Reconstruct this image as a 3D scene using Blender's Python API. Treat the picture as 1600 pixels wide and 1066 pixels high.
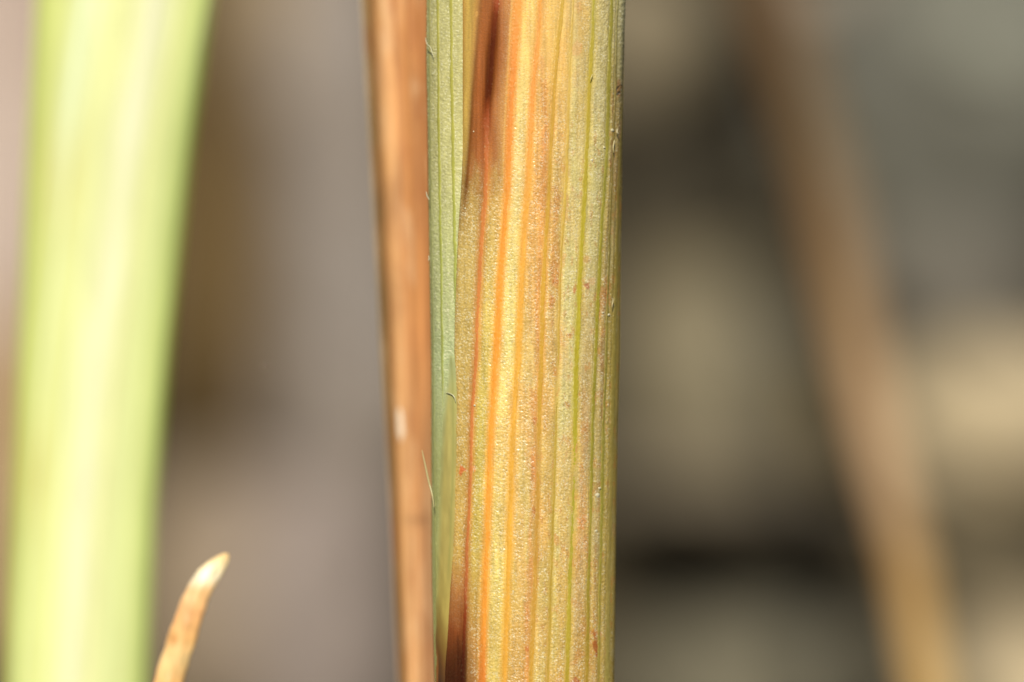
# Macro photograph of a grass stem: 1 Blender unit = 1 millimetre.
import bpy, math
import numpy as np

for o in list(bpy.data.objects):
    bpy.data.objects.remove(o, do_unlink=True)
scene = bpy.context.scene
C = scene.collection
scene.unit_settings.system = 'METRIC'
scene.unit_settings.scale_length = 0.001

# ------------------------------------------------------------------ camera
D = 150.0            # lens to the stem axis, mm
PPM = 75.0           # photograph pixels (1600 wide) per mm at the stem axis
cam = bpy.data.cameras.new('camera')
cam.sensor_width = 36.0
cam.lens = 36.0 * D / (1600 / PPM)
cam.clip_start = 1.0
cam.clip_end = 5000.0
cam.dof.use_dof = True
cam.dof.focus_distance = D - 1.15
cam.dof.aperture_fstop = cam.lens * 1e-3 / (2 * 3.3)     # pupil radius 3.3 mm
cam_o = bpy.data.objects.new('camera', cam)
cam_o.location = (0, -D, 0)
cam_o.rotation_euler = (math.radians(90), 0, 0)
C.objects.link(cam_o)
scene.camera = cam_o

# ------------------------------------------------------------------ sky, sun, exposure
SUN_EL, SUN_AZ = math.radians(36), math.radians(6)      # azimuth: to the left of the camera axis
world = bpy.data.worlds.new('World')
scene.world = world
world.use_nodes = True
wn = world.node_tree
bg = wn.nodes['Background']
sky = wn.nodes.new('ShaderNodeTexSky')
sky.sky_type = 'NISHITA'
sky.sun_disc = False
sky.sun_elevation = SUN_EL
sky.sun_rotation = math.pi + SUN_AZ
wn.links.new(sky.outputs[0], bg.inputs[0])
bg.inputs[1].default_value = 0.07
sl = bpy.data.lights.new('sun', 'SUN')
sl.energy = 4.6
sl.angle = math.radians(0.53)
sl.color = (1.0, 0.95, 0.87)
sun = bpy.data.objects.new('sun', sl)
sun.rotation_euler = (math.radians(90) - SUN_EL, 0, -SUN_AZ)
C.objects.link(sun)
vs = scene.view_settings
vs.view_transform = 'Standard'
vs.look = 'None'
vs.exposure = 0.3
vs.gamma = 1.0
vs.use_curve_mapping = False
scene.cycles.use_denoising = True
scene.cycles.max_bounces = 8

# ------------------------------------------------------------------ helpers
def lin(c):
    c = np.asarray(c, float) / 255.0
    return np.where(c <= 0.04045, c / 12.92, ((c + 0.055) / 1.055) ** 2.4)

def pX(px, y=0.0):
    return (np.asarray(px, float) - 800.0) / PPM * (D + y) / D

def pZ(py, y=0.0):
    return (533.0 - np.asarray(py, float)) / PPM * (D + y) / D

def hsh(ix, iy, s):
    h = (ix.astype(np.int64) * 374761393 + iy.astype(np.int64) * 668265263 + s * 1274126177) & 0xffffffff
    h = ((h ^ (h >> 13)) * 1274126177) & 0xffffffff
    h = (h ^ (h >> 16)) & 0xffffff
    return h / float(0xffffff)

def vnoise(x, y, s=0):
    x, y = np.broadcast_arrays(np.asarray(x, float), np.asarray(y, float))
    ix, iy = np.floor(x), np.floor(y)
    fx, fy = x - ix, y - iy
    fx, fy = fx * fx * (3 - 2 * fx), fy * fy * (3 - 2 * fy)
    a, b = hsh(ix, iy, s), hsh(ix + 1, iy, s)
    c, d = hsh(ix, iy + 1, s), hsh(ix + 1, iy + 1, s)
    return (a * (1 - fx) + b * fx) * (1 - fy) + (c * (1 - fx) + d * fx) * fy

def fbm(x, y, s=0, n=3):
    t, a, w = 0.0, 1.0, 0.0
    for k in range(n):
        t = t + a * vnoise(x * 2 ** k, y * 2 ** k, s + k * 17)
        w += a
        a *= 0.5
    return t / w

def sst(x, a, b):
    t = np.clip((np.asarray(x, float) - a) / (b - a), 0, 1)
    return t * t * (3 - 2 * t)

def curve(pts):
    p = np.array(pts, float)
    def f(y):
        return np.interp(y, p[:, 0], p[:, 1])
    def g(y):                       # lightly smoothed
        return (f(y - 18) + 2 * f(y) + f(y + 18)) / 4
    return g

def ctable(rows):                   # rows: (y, (r,g,b)) in display values -> linear colour along y
    ys = np.array([r[0] for r in rows], float)
    cs = lin(np.array([r[1] for r in rows]))
    def f(y):
        return np.stack([np.interp(y, ys, cs[:, k]) for k in range(3)], -1)
    return f

def mesh_from(name, V, F, mat, parent=None, col=None, smooth=True):
    me = bpy.data.meshes.new(name)
    V = np.asarray(V, np.float32)
    F = np.asarray(F, np.int32)
    me.vertices.add(len(V))
    me.vertices.foreach_set('co', V.ravel())
    n = F.shape[1]
    me.loops.add(F.size)
    me.loops.foreach_set('vertex_index', F.ravel())
    me.polygons.add(len(F))
    me.polygons.foreach_set('loop_start', np.arange(0, F.size, n, dtype=np.int32))
    me.polygons.foreach_set('loop_total', np.full(len(F), n, np.int32))
    me.update(calc_edges=True)
    me.validate()
    if smooth:
        me.polygons.foreach_set('use_smooth', np.ones(len(me.polygons), bool))
    if col is not None:
        at = me.attributes.new('pigment', 'FLOAT_COLOR', 'POINT')
        c = np.ones((len(V), 4), np.float32)
        c[:, :3] = np.clip(col[:, :3], 0, 0.92)
        if col.shape[1] == 4:
            c[:, 3] = col[:, 3]
        at.data.foreach_set('color', c.ravel())
    me.materials.append(mat)
    o = bpy.data.objects.new(name, me)
    C.objects.link(o)
    if parent is not None:
        o.parent = parent
        o.matrix_parent_inverse = parent.matrix_basis.inverted()
    return o

def grid_faces(nr, nc, wrap=False):
    r = np.arange(nr - 1)[:, None]
    c = np.arange(nc if wrap else nc - 1)[None, :]
    c2 = (c + 1) % nc
    return np.stack([r * nc + c, (r + 1) * nc + c, (r + 1) * nc + c2, r * nc + c2], -1).reshape(-1, 4)

def empty(name, loc):
    o = bpy.data.objects.new(name, None)
    o.location = loc
    o.empty_display_size = 2
    C.objects.link(o)
    return o

def tag(o, label=None, cat=None, group=None, kind=None):
    for k, v in (('label', label), ('category', cat), ('group', group), ('kind', kind)):
        if v:
            o[k] = v
    return o

# ------------------------------------------------------------------ materials
def plant_mat(name, rough=0.4, spec=0.5, bump=0.0, bscale=20.0, stretch=(1, 1, 1), trans=0.0, var=0.0, alpha=1.0, coat=0.0):
    """Pigment from the mesh, fine relief and a little variation from noise."""
    m = bpy.data.materials.new(name)
    m.use_nodes = True
    nt = m.node_tree
    N, L = nt.nodes, nt.links
    p = N['Principled BSDF']
    p.inputs['Roughness'].default_value = rough
    p.inputs['Specular IOR Level'].default_value = spec
    p.inputs['Coat Weight'].default_value = coat
    p.inputs['Coat Roughness'].default_value = 0.25
    a = N.new('ShaderNodeAttribute')
    a.attribute_name = 'pigment'
    colr = a.outputs['Color']
    gl = N.new('ShaderNodeMath')                 # stained tissue has lost its wax and is duller
    gl.operation = 'MULTIPLY'
    gl.inputs[1].default_value = spec
    L.new(a.outputs['Alpha'], gl.inputs[0])
    L.new(gl.outputs[0], p.inputs['Specular IOR Level'])
    tc = N.new('ShaderNodeTexCoord')
    mp = N.new('ShaderNodeMapping')
    mp.inputs['Scale'].default_value = stretch
    L.new(tc.outputs['Object'], mp.inputs[0])
    if var > 0:
        nz = N.new('ShaderNodeTexNoise')
        nz.inputs['Scale'].default_value = bscale * 0.8
        nz.inputs['Detail'].default_value = 2
        L.new(mp.outputs[0], nz.inputs['Vector'])
        mr = N.new('ShaderNodeMapRange')
        mr.inputs['From Min'].default_value = 0.3
        mr.inputs['From Max'].default_value = 0.7
        mr.inputs['To Min'].default_value = 1 - var
        mr.inputs['To Max'].default_value = 1 + var
        L.new(nz.outputs['Fac'], mr.inputs['Value'])
        vm = N.new('ShaderNodeVectorMath')
        vm.operation = 'SCALE'
        L.new(colr, vm.inputs[0])
        L.new(mr.outputs[0], vm.inputs['Scale'])
        colr = vm.outputs[0]
    L.new(colr, p.inputs['Base Color'])
    if bump > 0:
        nb = N.new('ShaderNodeTexNoise')
        nb.inputs['Scale'].default_value = bscale
        nb.inputs['Detail'].default_value = 3
        L.new(mp.outputs[0], nb.inputs['Vector'])
        b = N.new('ShaderNodeBump')
        b.inputs['Strength'].default_value = 1.0
        b.inputs['Distance'].default_value = bump
        L.new(nb.outputs['Fac'], b.inputs['Height'])
        L.new(b.outputs[0], p.inputs['Normal'])
    out = p.outputs[0]
    if trans > 0:
        t = N.new('ShaderNodeBsdfTranslucent')
        L.new(colr, t.inputs['Color'])
        mx = N.new('ShaderNodeMixShader')
        mx.inputs[0].default_value = trans
        L.new(out, mx.inputs[1])
        L.new(t.outputs[0], mx.inputs[2])
        out = mx.outputs[0]
    if alpha < 1:
        t = N.new('ShaderNodeBsdfTransparent')
        mx = N.new('ShaderNodeMixShader')
        mx.inputs[0].default_value = alpha
        L.new(t.outputs[0], mx.inputs[1])
        L.new(out, mx.inputs[2])
        out = mx.outputs[0]
    L.new(out, N['Material Output'].inputs['Surface'])
    return m

def earth_mat(name, c1, c2, c3, scale, rough=0.9, bump=0.3):
    """Mottled mineral or soil colour in three tones."""
    m = bpy.data.materials.new(name)
    m.use_nodes = True
    nt = m.node_tree
    N, L = nt.nodes, nt.links
    p = N['Principled BSDF']
    p.inputs['Roughness'].default_value = rough
    p.inputs['Specular IOR Level'].default_value = 0.25
    tc = N.new('ShaderNodeTexCoord')
    nz = N.new('ShaderNodeTexNoise')
    nz.inputs['Scale'].default_value = scale
    nz.inputs['Detail'].default_value = 6
    nz.inputs['Roughness'].default_value = 0.6
    L.new(tc.outputs['Object'], nz.inputs['Vector'])
    r = N.new('ShaderNodeValToRGB')
    e = r.color_ramp.elements
    e[0].position, e[1].position = 0.3, 0.7
    e[0].color = (*lin(c1), 1)
    e[1].color = (*lin(c3), 1)
    k = e.new(0.5)
    k.color = (*lin(c2), 1)
    L.new(nz.outputs['Fac'], r.inputs[0])
    L.new(r.outputs[0], p.inputs['Base Color'])
    n2 = N.new('ShaderNodeTexNoise')
    n2.inputs['Scale'].default_value = scale * 6
    n2.inputs['Detail'].default_value = 5
    L.new(tc.outputs['Object'], n2.inputs['Vector'])
    b = N.new('ShaderNodeBump')
    b.inputs['Distance'].default_value = bump
    L.new(n2.outputs['Fac'], b.inputs['Height'])
    L.new(b.outputs[0], p.inputs['Normal'])
    return m

M_SHEATH = plant_mat('sheath_epidermis', rough=0.27, spec=0.6, bump=0.004, bscale=30, stretch=(1, 1, 1.5), var=0.10)
M_CULM = plant_mat('culm_epidermis', rough=0.27, spec=0.6, bump=0.006, bscale=26, stretch=(1, 1, 1.3), var=0.10)
M_VEIN = plant_mat('vein_tissue', rough=0.42, spec=0.4, bump=0.0015, bscale=18, stretch=(1, 1, 0.3), var=0.06)
M_MEMB = plant_mat('membrane', rough=0.4, spec=0.45, bump=0.004, bscale=6, stretch=(1, 1, 0.4), var=0.08, alpha=0.84)
M_HAIR = plant_mat('plant_hair', rough=0.35, spec=0.5, trans=0.3)
M_GREEN = plant_mat('fresh_sheath', rough=0.38, spec=0.5, bump=0.01, bscale=5, stretch=(1, 1, 0.15), var=0.05, coat=0.25)
M_DRY = plant_mat('dry_straw', rough=0.45, spec=0.4, bump=0.01, bscale=8, stretch=(1, 1, 0.12), var=0.08)

# ------------------------------------------------------------------ ground and bank behind
G0 = -20.0
def bank_y(z):
    return 110.0 + (z - G0) / 1.7
def on_bank(px, py, off=0.0):
    y = 120.0
    for _ in range(12):
        y = bank_y(float(pZ(py, y))) + off
    return float(pX(px, y)), y, float(pZ(py, y))

gx = np.concatenate([np.linspace(-900, -70, 25), np.linspace(-66, 66, 160), np.linspace(70, 900, 25)])
gy = np.concatenate([np.linspace(-400, 92, 30), np.linspace(94, 172, 150), np.linspace(177, 900, 30)])
GX, GY = np.meshgrid(gx, gy)
rise = np.clip(GY - 110, 0, None)
GZ = G0 + np.where(rise < 55, 1.7 * rise, 1.7 * 55 + (rise - 55) * 0.25)
rough_amp = np.where(np.abs(GX) < 80, 1.0, 3.0)
GZ = GZ + (fbm(GX * 0.16, GY * 0.16, 5, 4) - 0.5) * 3.0 * rough_amp + (vnoise(GX * 1.1, GY * 1.1, 9) - 0.5) * 0.8
GZ = GZ + sst(rise, -6, 0) * 0
M_SOIL = earth_mat('dark_soil', (24, 20, 11), (42, 36, 22), (60, 52, 35), 0.22, bump=0.5)
ground = mesh_from('ground', np.stack([GX, GY, GZ], -1).reshape(-1, 3), grid_faces(len(gy), len(gx))[:, ::-1], M_SOIL)
tag(ground, 'dark crumbly soil bank, far out of focus behind the stems', kind='structure')

# ------------------------------------------------------------------ stones on the bank
def icosphere(n):
    import bmesh
    bm = bmesh.new()
    bmesh.ops.create_icosphere(bm, subdivisions=n, radius=1.0)
    bm.verts.ensure_lookup_table()
    V = np.array([v.co[:] for v in bm.verts])
    F = np.array([[v.index for v in f.verts] for f in bm.faces])
    bm.free()
    return V, F
IV, IF = icosphere(5)

def stone(px, py, w, h, d, colours, label, seed, off=0.0, tilt=0.0, cat='stone', name='stone'):
    """w and h are photograph pixels across and down, d millimetres deep."""
    x, y, z = on_bank(px, py, off)
    k = (D + y) / D / PPM
    V = IV.copy()
    V = np.sign(V) * np.abs(V) ** 0.86                       # a little blocky
    n = (fbm(V[:, 0] * 1.3 + V[:, 2] * 0.7 + seed * 3.1, V[:, 1] * 1.3 - V[:, 2] + seed, seed, 3) - 0.5)
    n2 = (fbm(V[:, 0] * 6 + seed, V[:, 2] * 6 + V[:, 1] * 4, seed + 3, 3) - 0.5)
    V = V * (1 + 0.42 * n + 0.06 * n2)[:, None]
    V = V * np.array([w * k / 2, d / 2, h * k / 2])
    ct, st = math.cos(tilt), math.sin(tilt)
    V = np.stack([V[:, 0] * ct - V[:, 2] * st, V[:, 1], V[:, 0] * st + V[:, 2] * ct], -1)
    m = earth_mat(name + '_mineral', *colours, 0.11 + 0.05 * (seed % 3), bump=0.25)
    o = mesh_from(name, V, IF, m)
    o.location = (x, y, z)
    tag(o, label, cat, 'blurred stones on the bank')
    return o

KHAKI = ((92, 80, 56), (108, 98, 74), (116, 110, 92))
GREY = ((70, 68, 59), (90, 88, 77), (118, 118, 106))
MAUVE = ((100, 88, 74), (136, 126, 115), (158, 149, 140))
TAN = ((134, 118, 88), (166, 149, 116), (184, 167, 134))
PINK = ((142, 124, 110), (168, 150, 136), (182, 166, 152))
BROWN = ((96, 80, 52), (118, 100, 70), (134, 118, 88))
stone(1115, 620, 340, 420, 12, KHAKI, 'rounded khaki stone right of the striped stem, above a dark gap', 3)
stone(1480, 200, 560, 640, 14, GREY, 'large grey-green stone filling the upper right corner', 7, off=3)
stone(1255, 660, 180, 250, 9, ((82, 70, 44), (104, 90, 58), (116, 102, 70)), 'small olive brown stone just left of the tan stalk', 61, off=1, tilt=0.3)
stone(1150, 768, 460, 100, 11, ((78, 68, 52), (98, 88, 70), (112, 102, 84)), 'long flat grey-brown stone overhanging the darkest gap, right of the striped stem', 63, off=-4.3, tilt=-0.06)
stone(1180, 330, 330, 170, 8, ((50, 46, 34), (62, 56, 42), (72, 66, 50)), 'dark brown stone, shade painted into its colour, behind the middle of the tan stalk', 67, off=2, tilt=0.4)  # dark tones stand in for the shaded gap here
stone(1530, 850, 300, 170, 8, ((84, 74, 54), (100, 90, 68), (112, 100, 78)), 'brown stone below the pale tan one at the right edge', 71, off=1)
stone(1585, 655, 400, 215, 10, TAN, 'pale tan stone at the right edge, right of the tan stalk', 12, off=-2)
stone(1150, 1090, 480, 260, 10, ((78, 74, 60), (94, 88, 70), (108, 102, 84)), 'olive grey stone at the bottom, right of the striped stem', 16, off=-1)
stone(1500, 460, 330, 220, 9, ((84, 78, 66), (96, 91, 80), (106, 102, 92)), 'grey stone above the pale tan one at the right edge', 74, off=0)
stone(1545, 60, 190, 150, 8, ((106, 104, 90), (124, 124, 108), (134, 134, 118)), 'light grey-green stone in the top right corner', 78, off=-3)
stone(1610, 1080, 260, 230, 9, TAN, 'pale tan stone cut by the bottom right corner', 21, off=-3)
stone(1010, 60, 200, 260, 9, ((104, 92, 72), (124, 112, 88), (138, 126, 100)), 'small khaki stone at the top, touching the striped stem in view', 25)
stone(1330, -20, 330, 130, 9, ((112, 102, 86), (130, 120, 104), (142, 132, 116)), 'pinkish grey stone behind the upper end of the tan stalk', 27, off=1)
stone(540, 560, 300, 1400, 12, MAUVE, 'tall mauve grey stone between green stem and brown stem', 31, off=2)
stone(500, 960, 330, 480, 9, ((104, 93, 84), (124, 112, 102), (136, 124, 114)), 'mauve grey stone low between the curled leaf tip and the brown stem', 57, off=-2)
stone(20, 350, 330, 1150, 12, PINK, 'pale pinkish stone at the left edge behind the green stem', 36, off=2)
stone(330, 960, 260, 460, 9, ((112, 96, 76), (130, 114, 92), (142, 126, 104)), 'tan stone behind the curled dry leaf tip', 41, off=-1)
stone(338, 440, 190, 760, 9, ((72, 55, 28), (90, 71, 38), (104, 84, 50)), 'dark brown stone close beside the green stem at mid height', 52, off=-2)
stone(430, 30, 300, 340, 10, BROWN, 'olive brown stone at the top left of the brown stem', 44, off=-4)
stone(20, 860, 260, 700, 9, ((128, 104, 70), (150, 126, 92), (160, 140, 108)), 'tan stone in the lower left corner behind the green stem', 47, off=0)

# ------------------------------------------------------------------ generic stalk (tube swept along a leaning line)
def tube(name, rows, mat, parent, ncol=72, colour=None, relief=None, squash=0.8):
    """rows: (px, py, half width px, y depth mm) from top to bottom; colour(u, py) and relief(u, py) with u = -1..1 across the front."""
    R = np.array(rows, float)
    py = np.arange(R[0, 1], R[-1, 1] + 0.1, 8.0)
    px = np.interp(py, R[:, 1], R[:, 0]); hw = np.interp(py, R[:, 1], R[:, 2]); yy = np.interp(py, R[:, 1], R[:, 3])
    for _ in range(3):
        for a in (px, hw, yy):
            a[1:-1] = (a[:-2] + 2 * a[1:-1] + a[2:]) / 4
    th = np.linspace(-math.pi, math.pi, ncol, endpoint=False)
    k = (D + yy) / D / PPM
    r = np.ones((len(py), ncol))
    u = np.broadcast_to(np.sin(th)[None, :], r.shape)
    front = np.broadcast_to(np.cos(th)[None, :] > -0.2, r.shape)
    PY = np.broadcast_to(py[:, None], r.shape)
    if relief is not None:
        r = r + relief(np.broadcast_to(th[None, :], r.shape), PY)
    X = pX(px, yy)[:, None] + (hw * k)[:, None] * r * np.sin(th)[None, :]
    Y = yy[:, None] - (hw * k * squash)[:, None] * r * np.cos(th)[None, :]
    Z = np.broadcast_to(pZ(py, yy)[:, None], X.shape)
    V = np.stack([X, Y, Z], -1).reshape(-1, 3)
    col = colour(u, PY).reshape(-1, 3)
    return mesh_from(name, V, grid_faces(len(py), ncol, True), mat, parent, col)

K = 1.5    # display value of a fully lit white surface: pigments are display colours divided by it

# ------------------------------------------------------------------ green stem, left
def green_col(u, py):
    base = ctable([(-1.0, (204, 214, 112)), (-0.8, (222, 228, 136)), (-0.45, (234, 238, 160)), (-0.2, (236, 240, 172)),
                   (0.1, (236, 238, 168)), (0.45, (236, 240, 170)), (0.78, (226, 236, 150)), (0.94, (184, 206, 100)), (1.0, (140, 162, 66))])(u)  # dark right edge: the stem's shadowed side painted in
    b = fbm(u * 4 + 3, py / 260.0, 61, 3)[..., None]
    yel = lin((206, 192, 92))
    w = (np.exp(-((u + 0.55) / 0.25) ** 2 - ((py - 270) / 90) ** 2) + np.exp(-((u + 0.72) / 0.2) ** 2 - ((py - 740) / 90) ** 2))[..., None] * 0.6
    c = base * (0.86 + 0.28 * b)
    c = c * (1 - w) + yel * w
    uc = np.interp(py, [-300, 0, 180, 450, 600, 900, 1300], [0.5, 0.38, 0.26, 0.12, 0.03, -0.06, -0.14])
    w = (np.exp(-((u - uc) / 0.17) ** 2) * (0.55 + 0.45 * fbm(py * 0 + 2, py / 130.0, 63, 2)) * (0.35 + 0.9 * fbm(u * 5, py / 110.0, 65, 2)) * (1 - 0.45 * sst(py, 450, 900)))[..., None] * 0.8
    c = c * (1 - w) + lin((255, 252, 228)) * w  # blown highlight painted as a near-white streak
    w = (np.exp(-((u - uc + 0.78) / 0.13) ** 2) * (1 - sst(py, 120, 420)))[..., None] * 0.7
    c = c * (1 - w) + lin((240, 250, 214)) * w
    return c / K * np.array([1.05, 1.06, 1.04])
GY0 = 12.0
green = empty('green_grass_stem', (float(pX(150, GY0)), GY0, G0))
tag(green, 'bright yellow-green grass stem, out of focus, at the left edge', 'grass stem')
grows = [(240, -1500, 150, GY0), (197, -10, 138, GY0), (172, 250, 128, GY0), (150, 533, 118, GY0), (133, 800, 112, GY0), (122, 1070, 111, GY0), (95, 2160, 108, GY0)]
G_SLANT = ([-300, 0, 180, 450, 600, 900, 1300], [0.5, 0.38, 0.26, 0.12, 0.03, -0.06, -0.14])
def green_relief(th, py):
    return 0.012 * np.cos(th * 17) + 0.02 * np.cos(th * 5 + 0.6)
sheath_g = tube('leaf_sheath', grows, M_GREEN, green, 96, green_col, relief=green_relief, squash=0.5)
def tube_strip(name, parent, rows, uc, wid, mat, colour, squash=0.5, lift=0.012, span=(-200, 1250), slant=None, relief=None, taper=False):
    R = np.array(rows, float)
    py = np.arange(span[0], span[1], 3.0 if taper else 10.0)
    px = np.interp(py, R[:, 1], R[:, 0]); hw = np.interp(py, R[:, 1], R[:, 2]); yy = np.interp(py, R[:, 1], R[:, 3])
    k = (D + yy) / D / PPM
    t = np.linspace(-1, 1, 9)
    th = np.arcsin(np.clip(uc + (np.interp(py, *slant) if slant else 0 * py), -0.97, 0.97))[:, None] + (wid / hw)[:, None] * t[None, :]
    if taper:
        q = np.linspace(-1, 1, len(py))
        th = np.arcsin(uc) + (wid / hw * (1 - np.abs(q) ** 2.5) ** 0.7 * (0.75 + 0.5 * vnoise(py / 9.0, py * 0, 95)))[:, None] * t[None, :] + (0.04 * (vnoise(py / 14.0, py * 0, 96) - 0.5))[:, None]
    r = 1.0 + lift * (1.9 * (1 - t ** 2) - 0.9)[None, :] + relief(th, py[:, None] + 0 * th)
    X = pX(px, yy)[:, None] + (hw * k)[:, None] * r * np.sin(th)
    Y = yy[:, None] - (hw * k * squash)[:, None] * r * np.cos(th)
    Z = np.broadcast_to(pZ(py, yy)[:, None], X.shape)
    col = np.broadcast_to(colour(py)[:, None, :], X.shape + (3,)).reshape(-1, 3)
    return mesh_from(name, np.stack([X, Y, Z], -1).reshape(-1, 3), grid_faces(len(py), 9), mat, parent, col)
for uc, wd, cc in ((-0.72, 7, (232, 240, 176)), (-0.42, 6, (232, 236, 156)), (0.0, 7, (246, 246, 200)), (0.3, 6, (236, 238, 164)), (0.52, 6, (224, 236, 156))):
    tube_strip('vein', sheath_g, grows, uc, wd, M_GREEN,
               lambda py, cc=cc: lin(cc)[None, :] * (0.85 + 0.3 * fbm(py * 0 + uc * 9, py / 200.0, 71, 2))[:, None] / K, slant=G_SLANT, relief=green_relief)

# ------------------------------------------------------------------ brown stem, just behind and left of the striped one
BY0 = 5.2
brown = empty('brown_grass_stem', (float(pX(640, BY0)), BY0, G0))
tag(brown, 'dry orange-brown stem tucked behind the left side of the striped stem', 'grass stem')
brows = [(610, -1500, 92, BY0), (640, -10, 75, BY0), (650, 250, 70, BY0), (657, 533, 62, BY0), (664, 800, 54, BY0), (669, 1070, 47, BY0), (690, 2160, 46, BY0)]
def brown_col(u, py):
    top = ctable([(-1, (186, 160, 112)), (-0.92, (186, 150, 96)), (-0.82, (172, 122, 68)), (-0.66, (222, 166, 102)), (-0.5, (240, 186, 122)), (-0.36, (232, 172, 108)), (-0.25, (214, 152, 90)), (-0.05, (224, 160, 92)), (0.15, (214, 148, 86)), (0.4, (186, 128, 74)), (1, (140, 95, 55))])(u)  # own stripes, with highlight and darker sides painted across the front
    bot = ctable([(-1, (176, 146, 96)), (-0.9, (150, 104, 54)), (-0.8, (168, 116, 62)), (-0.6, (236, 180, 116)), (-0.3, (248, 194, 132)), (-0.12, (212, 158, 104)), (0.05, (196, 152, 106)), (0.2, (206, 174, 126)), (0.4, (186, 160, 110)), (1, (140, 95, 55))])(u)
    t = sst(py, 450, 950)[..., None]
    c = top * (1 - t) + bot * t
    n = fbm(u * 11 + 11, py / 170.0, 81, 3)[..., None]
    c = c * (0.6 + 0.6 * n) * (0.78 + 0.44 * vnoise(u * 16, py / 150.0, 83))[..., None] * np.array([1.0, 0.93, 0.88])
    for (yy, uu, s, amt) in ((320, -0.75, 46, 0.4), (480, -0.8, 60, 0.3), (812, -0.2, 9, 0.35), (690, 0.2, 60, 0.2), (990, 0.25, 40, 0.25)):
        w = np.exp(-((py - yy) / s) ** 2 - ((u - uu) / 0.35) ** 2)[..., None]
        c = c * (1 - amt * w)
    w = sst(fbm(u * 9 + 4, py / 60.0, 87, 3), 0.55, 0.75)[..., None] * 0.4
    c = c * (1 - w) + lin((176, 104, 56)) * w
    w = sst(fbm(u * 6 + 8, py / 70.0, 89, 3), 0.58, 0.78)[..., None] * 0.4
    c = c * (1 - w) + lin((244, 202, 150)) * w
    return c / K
def brown_relief(th, py):
    return 0.02 * np.cos(th * 9 + 0.5) - 0.07 * np.exp(-((th + 0.22) / 0.13) ** 2) + 0.06 * np.exp(-((th + 0.62) / 0.2) ** 2)
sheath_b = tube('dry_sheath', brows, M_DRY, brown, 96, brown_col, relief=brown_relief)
for uc, wd, c0 in ((-0.86, 2.2, (150, 100, 52)), (-0.64, 1.8, (216, 160, 98)), (-0.34, 2.0, (206, 142, 82)), (-0.06, 1.8, (190, 124, 70)), (0.2, 2.0, (184, 122, 70))):
    tube_strip('vein', sheath_b, brows, uc, wd, M_DRY, lambda py, c0=c0, uc=uc: lin(c0)[None, :] * (0.7 + 0.6 * fbm(py * 0 + uc * 7, py / 110.0, 85, 3))[:, None] / K,
               squash=0.8, relief=brown_relief)
fl = tube_strip('flake', sheath_b, brows, -0.55, 7, M_DRY, lambda py: np.broadcast_to(lin((246, 222, 190)) / K, (len(py), 3)), squash=0.8, lift=0.02, span=(636, 692), relief=brown_relief, taper=True)
fl['label'] = 'small pale worn flake on the brown sheath'

# ------------------------------------------------------------------ tan stalk leaning on the right
srows = [(1000, -1500, 56, 96), (1205, -20, 42, 68), (1286, 270, 40, 60), (1338, 526, 37, 52), (1383, 729, 35, 46), (1420, 880, 34, 42), (1450, 1070, 34, 38), (1560, 2050, 38, 24)]
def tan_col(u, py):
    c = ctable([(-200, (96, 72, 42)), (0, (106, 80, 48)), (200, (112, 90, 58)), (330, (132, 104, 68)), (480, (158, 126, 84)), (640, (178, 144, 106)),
                (780, (176, 144, 104)), (900, (178, 142, 88)), (1070, (182, 146, 84))])(py)  # darker upper end: shadow painted into the stalk colour
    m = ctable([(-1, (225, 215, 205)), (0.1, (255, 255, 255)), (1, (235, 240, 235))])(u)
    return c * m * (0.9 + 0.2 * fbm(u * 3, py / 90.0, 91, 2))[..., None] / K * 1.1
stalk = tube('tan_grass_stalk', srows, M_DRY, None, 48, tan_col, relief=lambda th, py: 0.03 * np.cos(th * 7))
tag(stalk, 'blurred tan dry stalk leaning to the left on the right side', 'grass stalk')

# ------------------------------------------------------------------ curled dry leaf tip, lower left
TY = -4.3
tpath = [(355, 865.5, 0.4), (353, 868.5, 5), (346, 877, 10), (336, 888, 14), (324, 902, 17), (312, 921, 18.5), (303, 942, 19), (295, 965, 19.5), (287, 990, 20), (278, 1018, 20), (269, 1045, 20.5), (261, 1075, 21), (235, 1200, 30), (225, 1500, 32), (235, 2020, 34)]
T = np.array(tpath, float)
tt = np.linspace(0, 1, 240) ** 1.7 * (len(T) - 1)
ii = np.arange(len(T))
tx, ty, tw = (np.interp(tt, ii, T[:, k]) for k in range(3))
for _ in range(6):
    for a in (tx, ty, tw):
        a[1:-1] = (a[:-2] + 2 * a[1:-1] + a[2:]) / 4
dx, dy = np.gradient(tx), np.gradient(ty)
ln = np.hypot(dx, dy)
nx, ny = -dy / ln, dx / ln                     # across the blade
th = np.linspace(-math.pi, math.pi, 36, endpoint=False)
rr = 1 + 0.05 * np.cos(th * 5)[None, :] + 0.3 * (fbm(np.cos(th)[None, :] * 2 + 5, ty[:, None] / 30.0, 97, 2) - 0.5)
PXt = tx[:, None] + nx[:, None] * tw[:, None] * rr * np.sin(th)[None, :]
PYt = ty[:, None] + ny[:, None] * tw[:, None] * rr * np.sin(th)[None, :]
Yt = TY - (tw / PPM)[:, None] * rr * 0.55 * np.cos(th)[None, :] + 0.25 * np.exp(-(ty[:, None] - 869) / 30.0)
Vt = np.stack([pX(PXt, TY), Yt, pZ(PYt, TY)], -1)
Vt = np.concatenate([Vt.reshape(-1, 3), [[float(pX(353.5, TY)), TY + 0.25, float(pZ(866.5, TY))]]])
ct = ctable([(860, (224, 178, 110)), (880, (246, 218, 160)), (903, (250, 232, 190)), (922, (236, 190, 128)), (960, (228, 170, 108)), (1000, (228, 176, 108)), (1030, (240, 202, 136)), (1066, (232, 180, 110)), (1100, (220, 170, 105))])(PYt)
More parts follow.
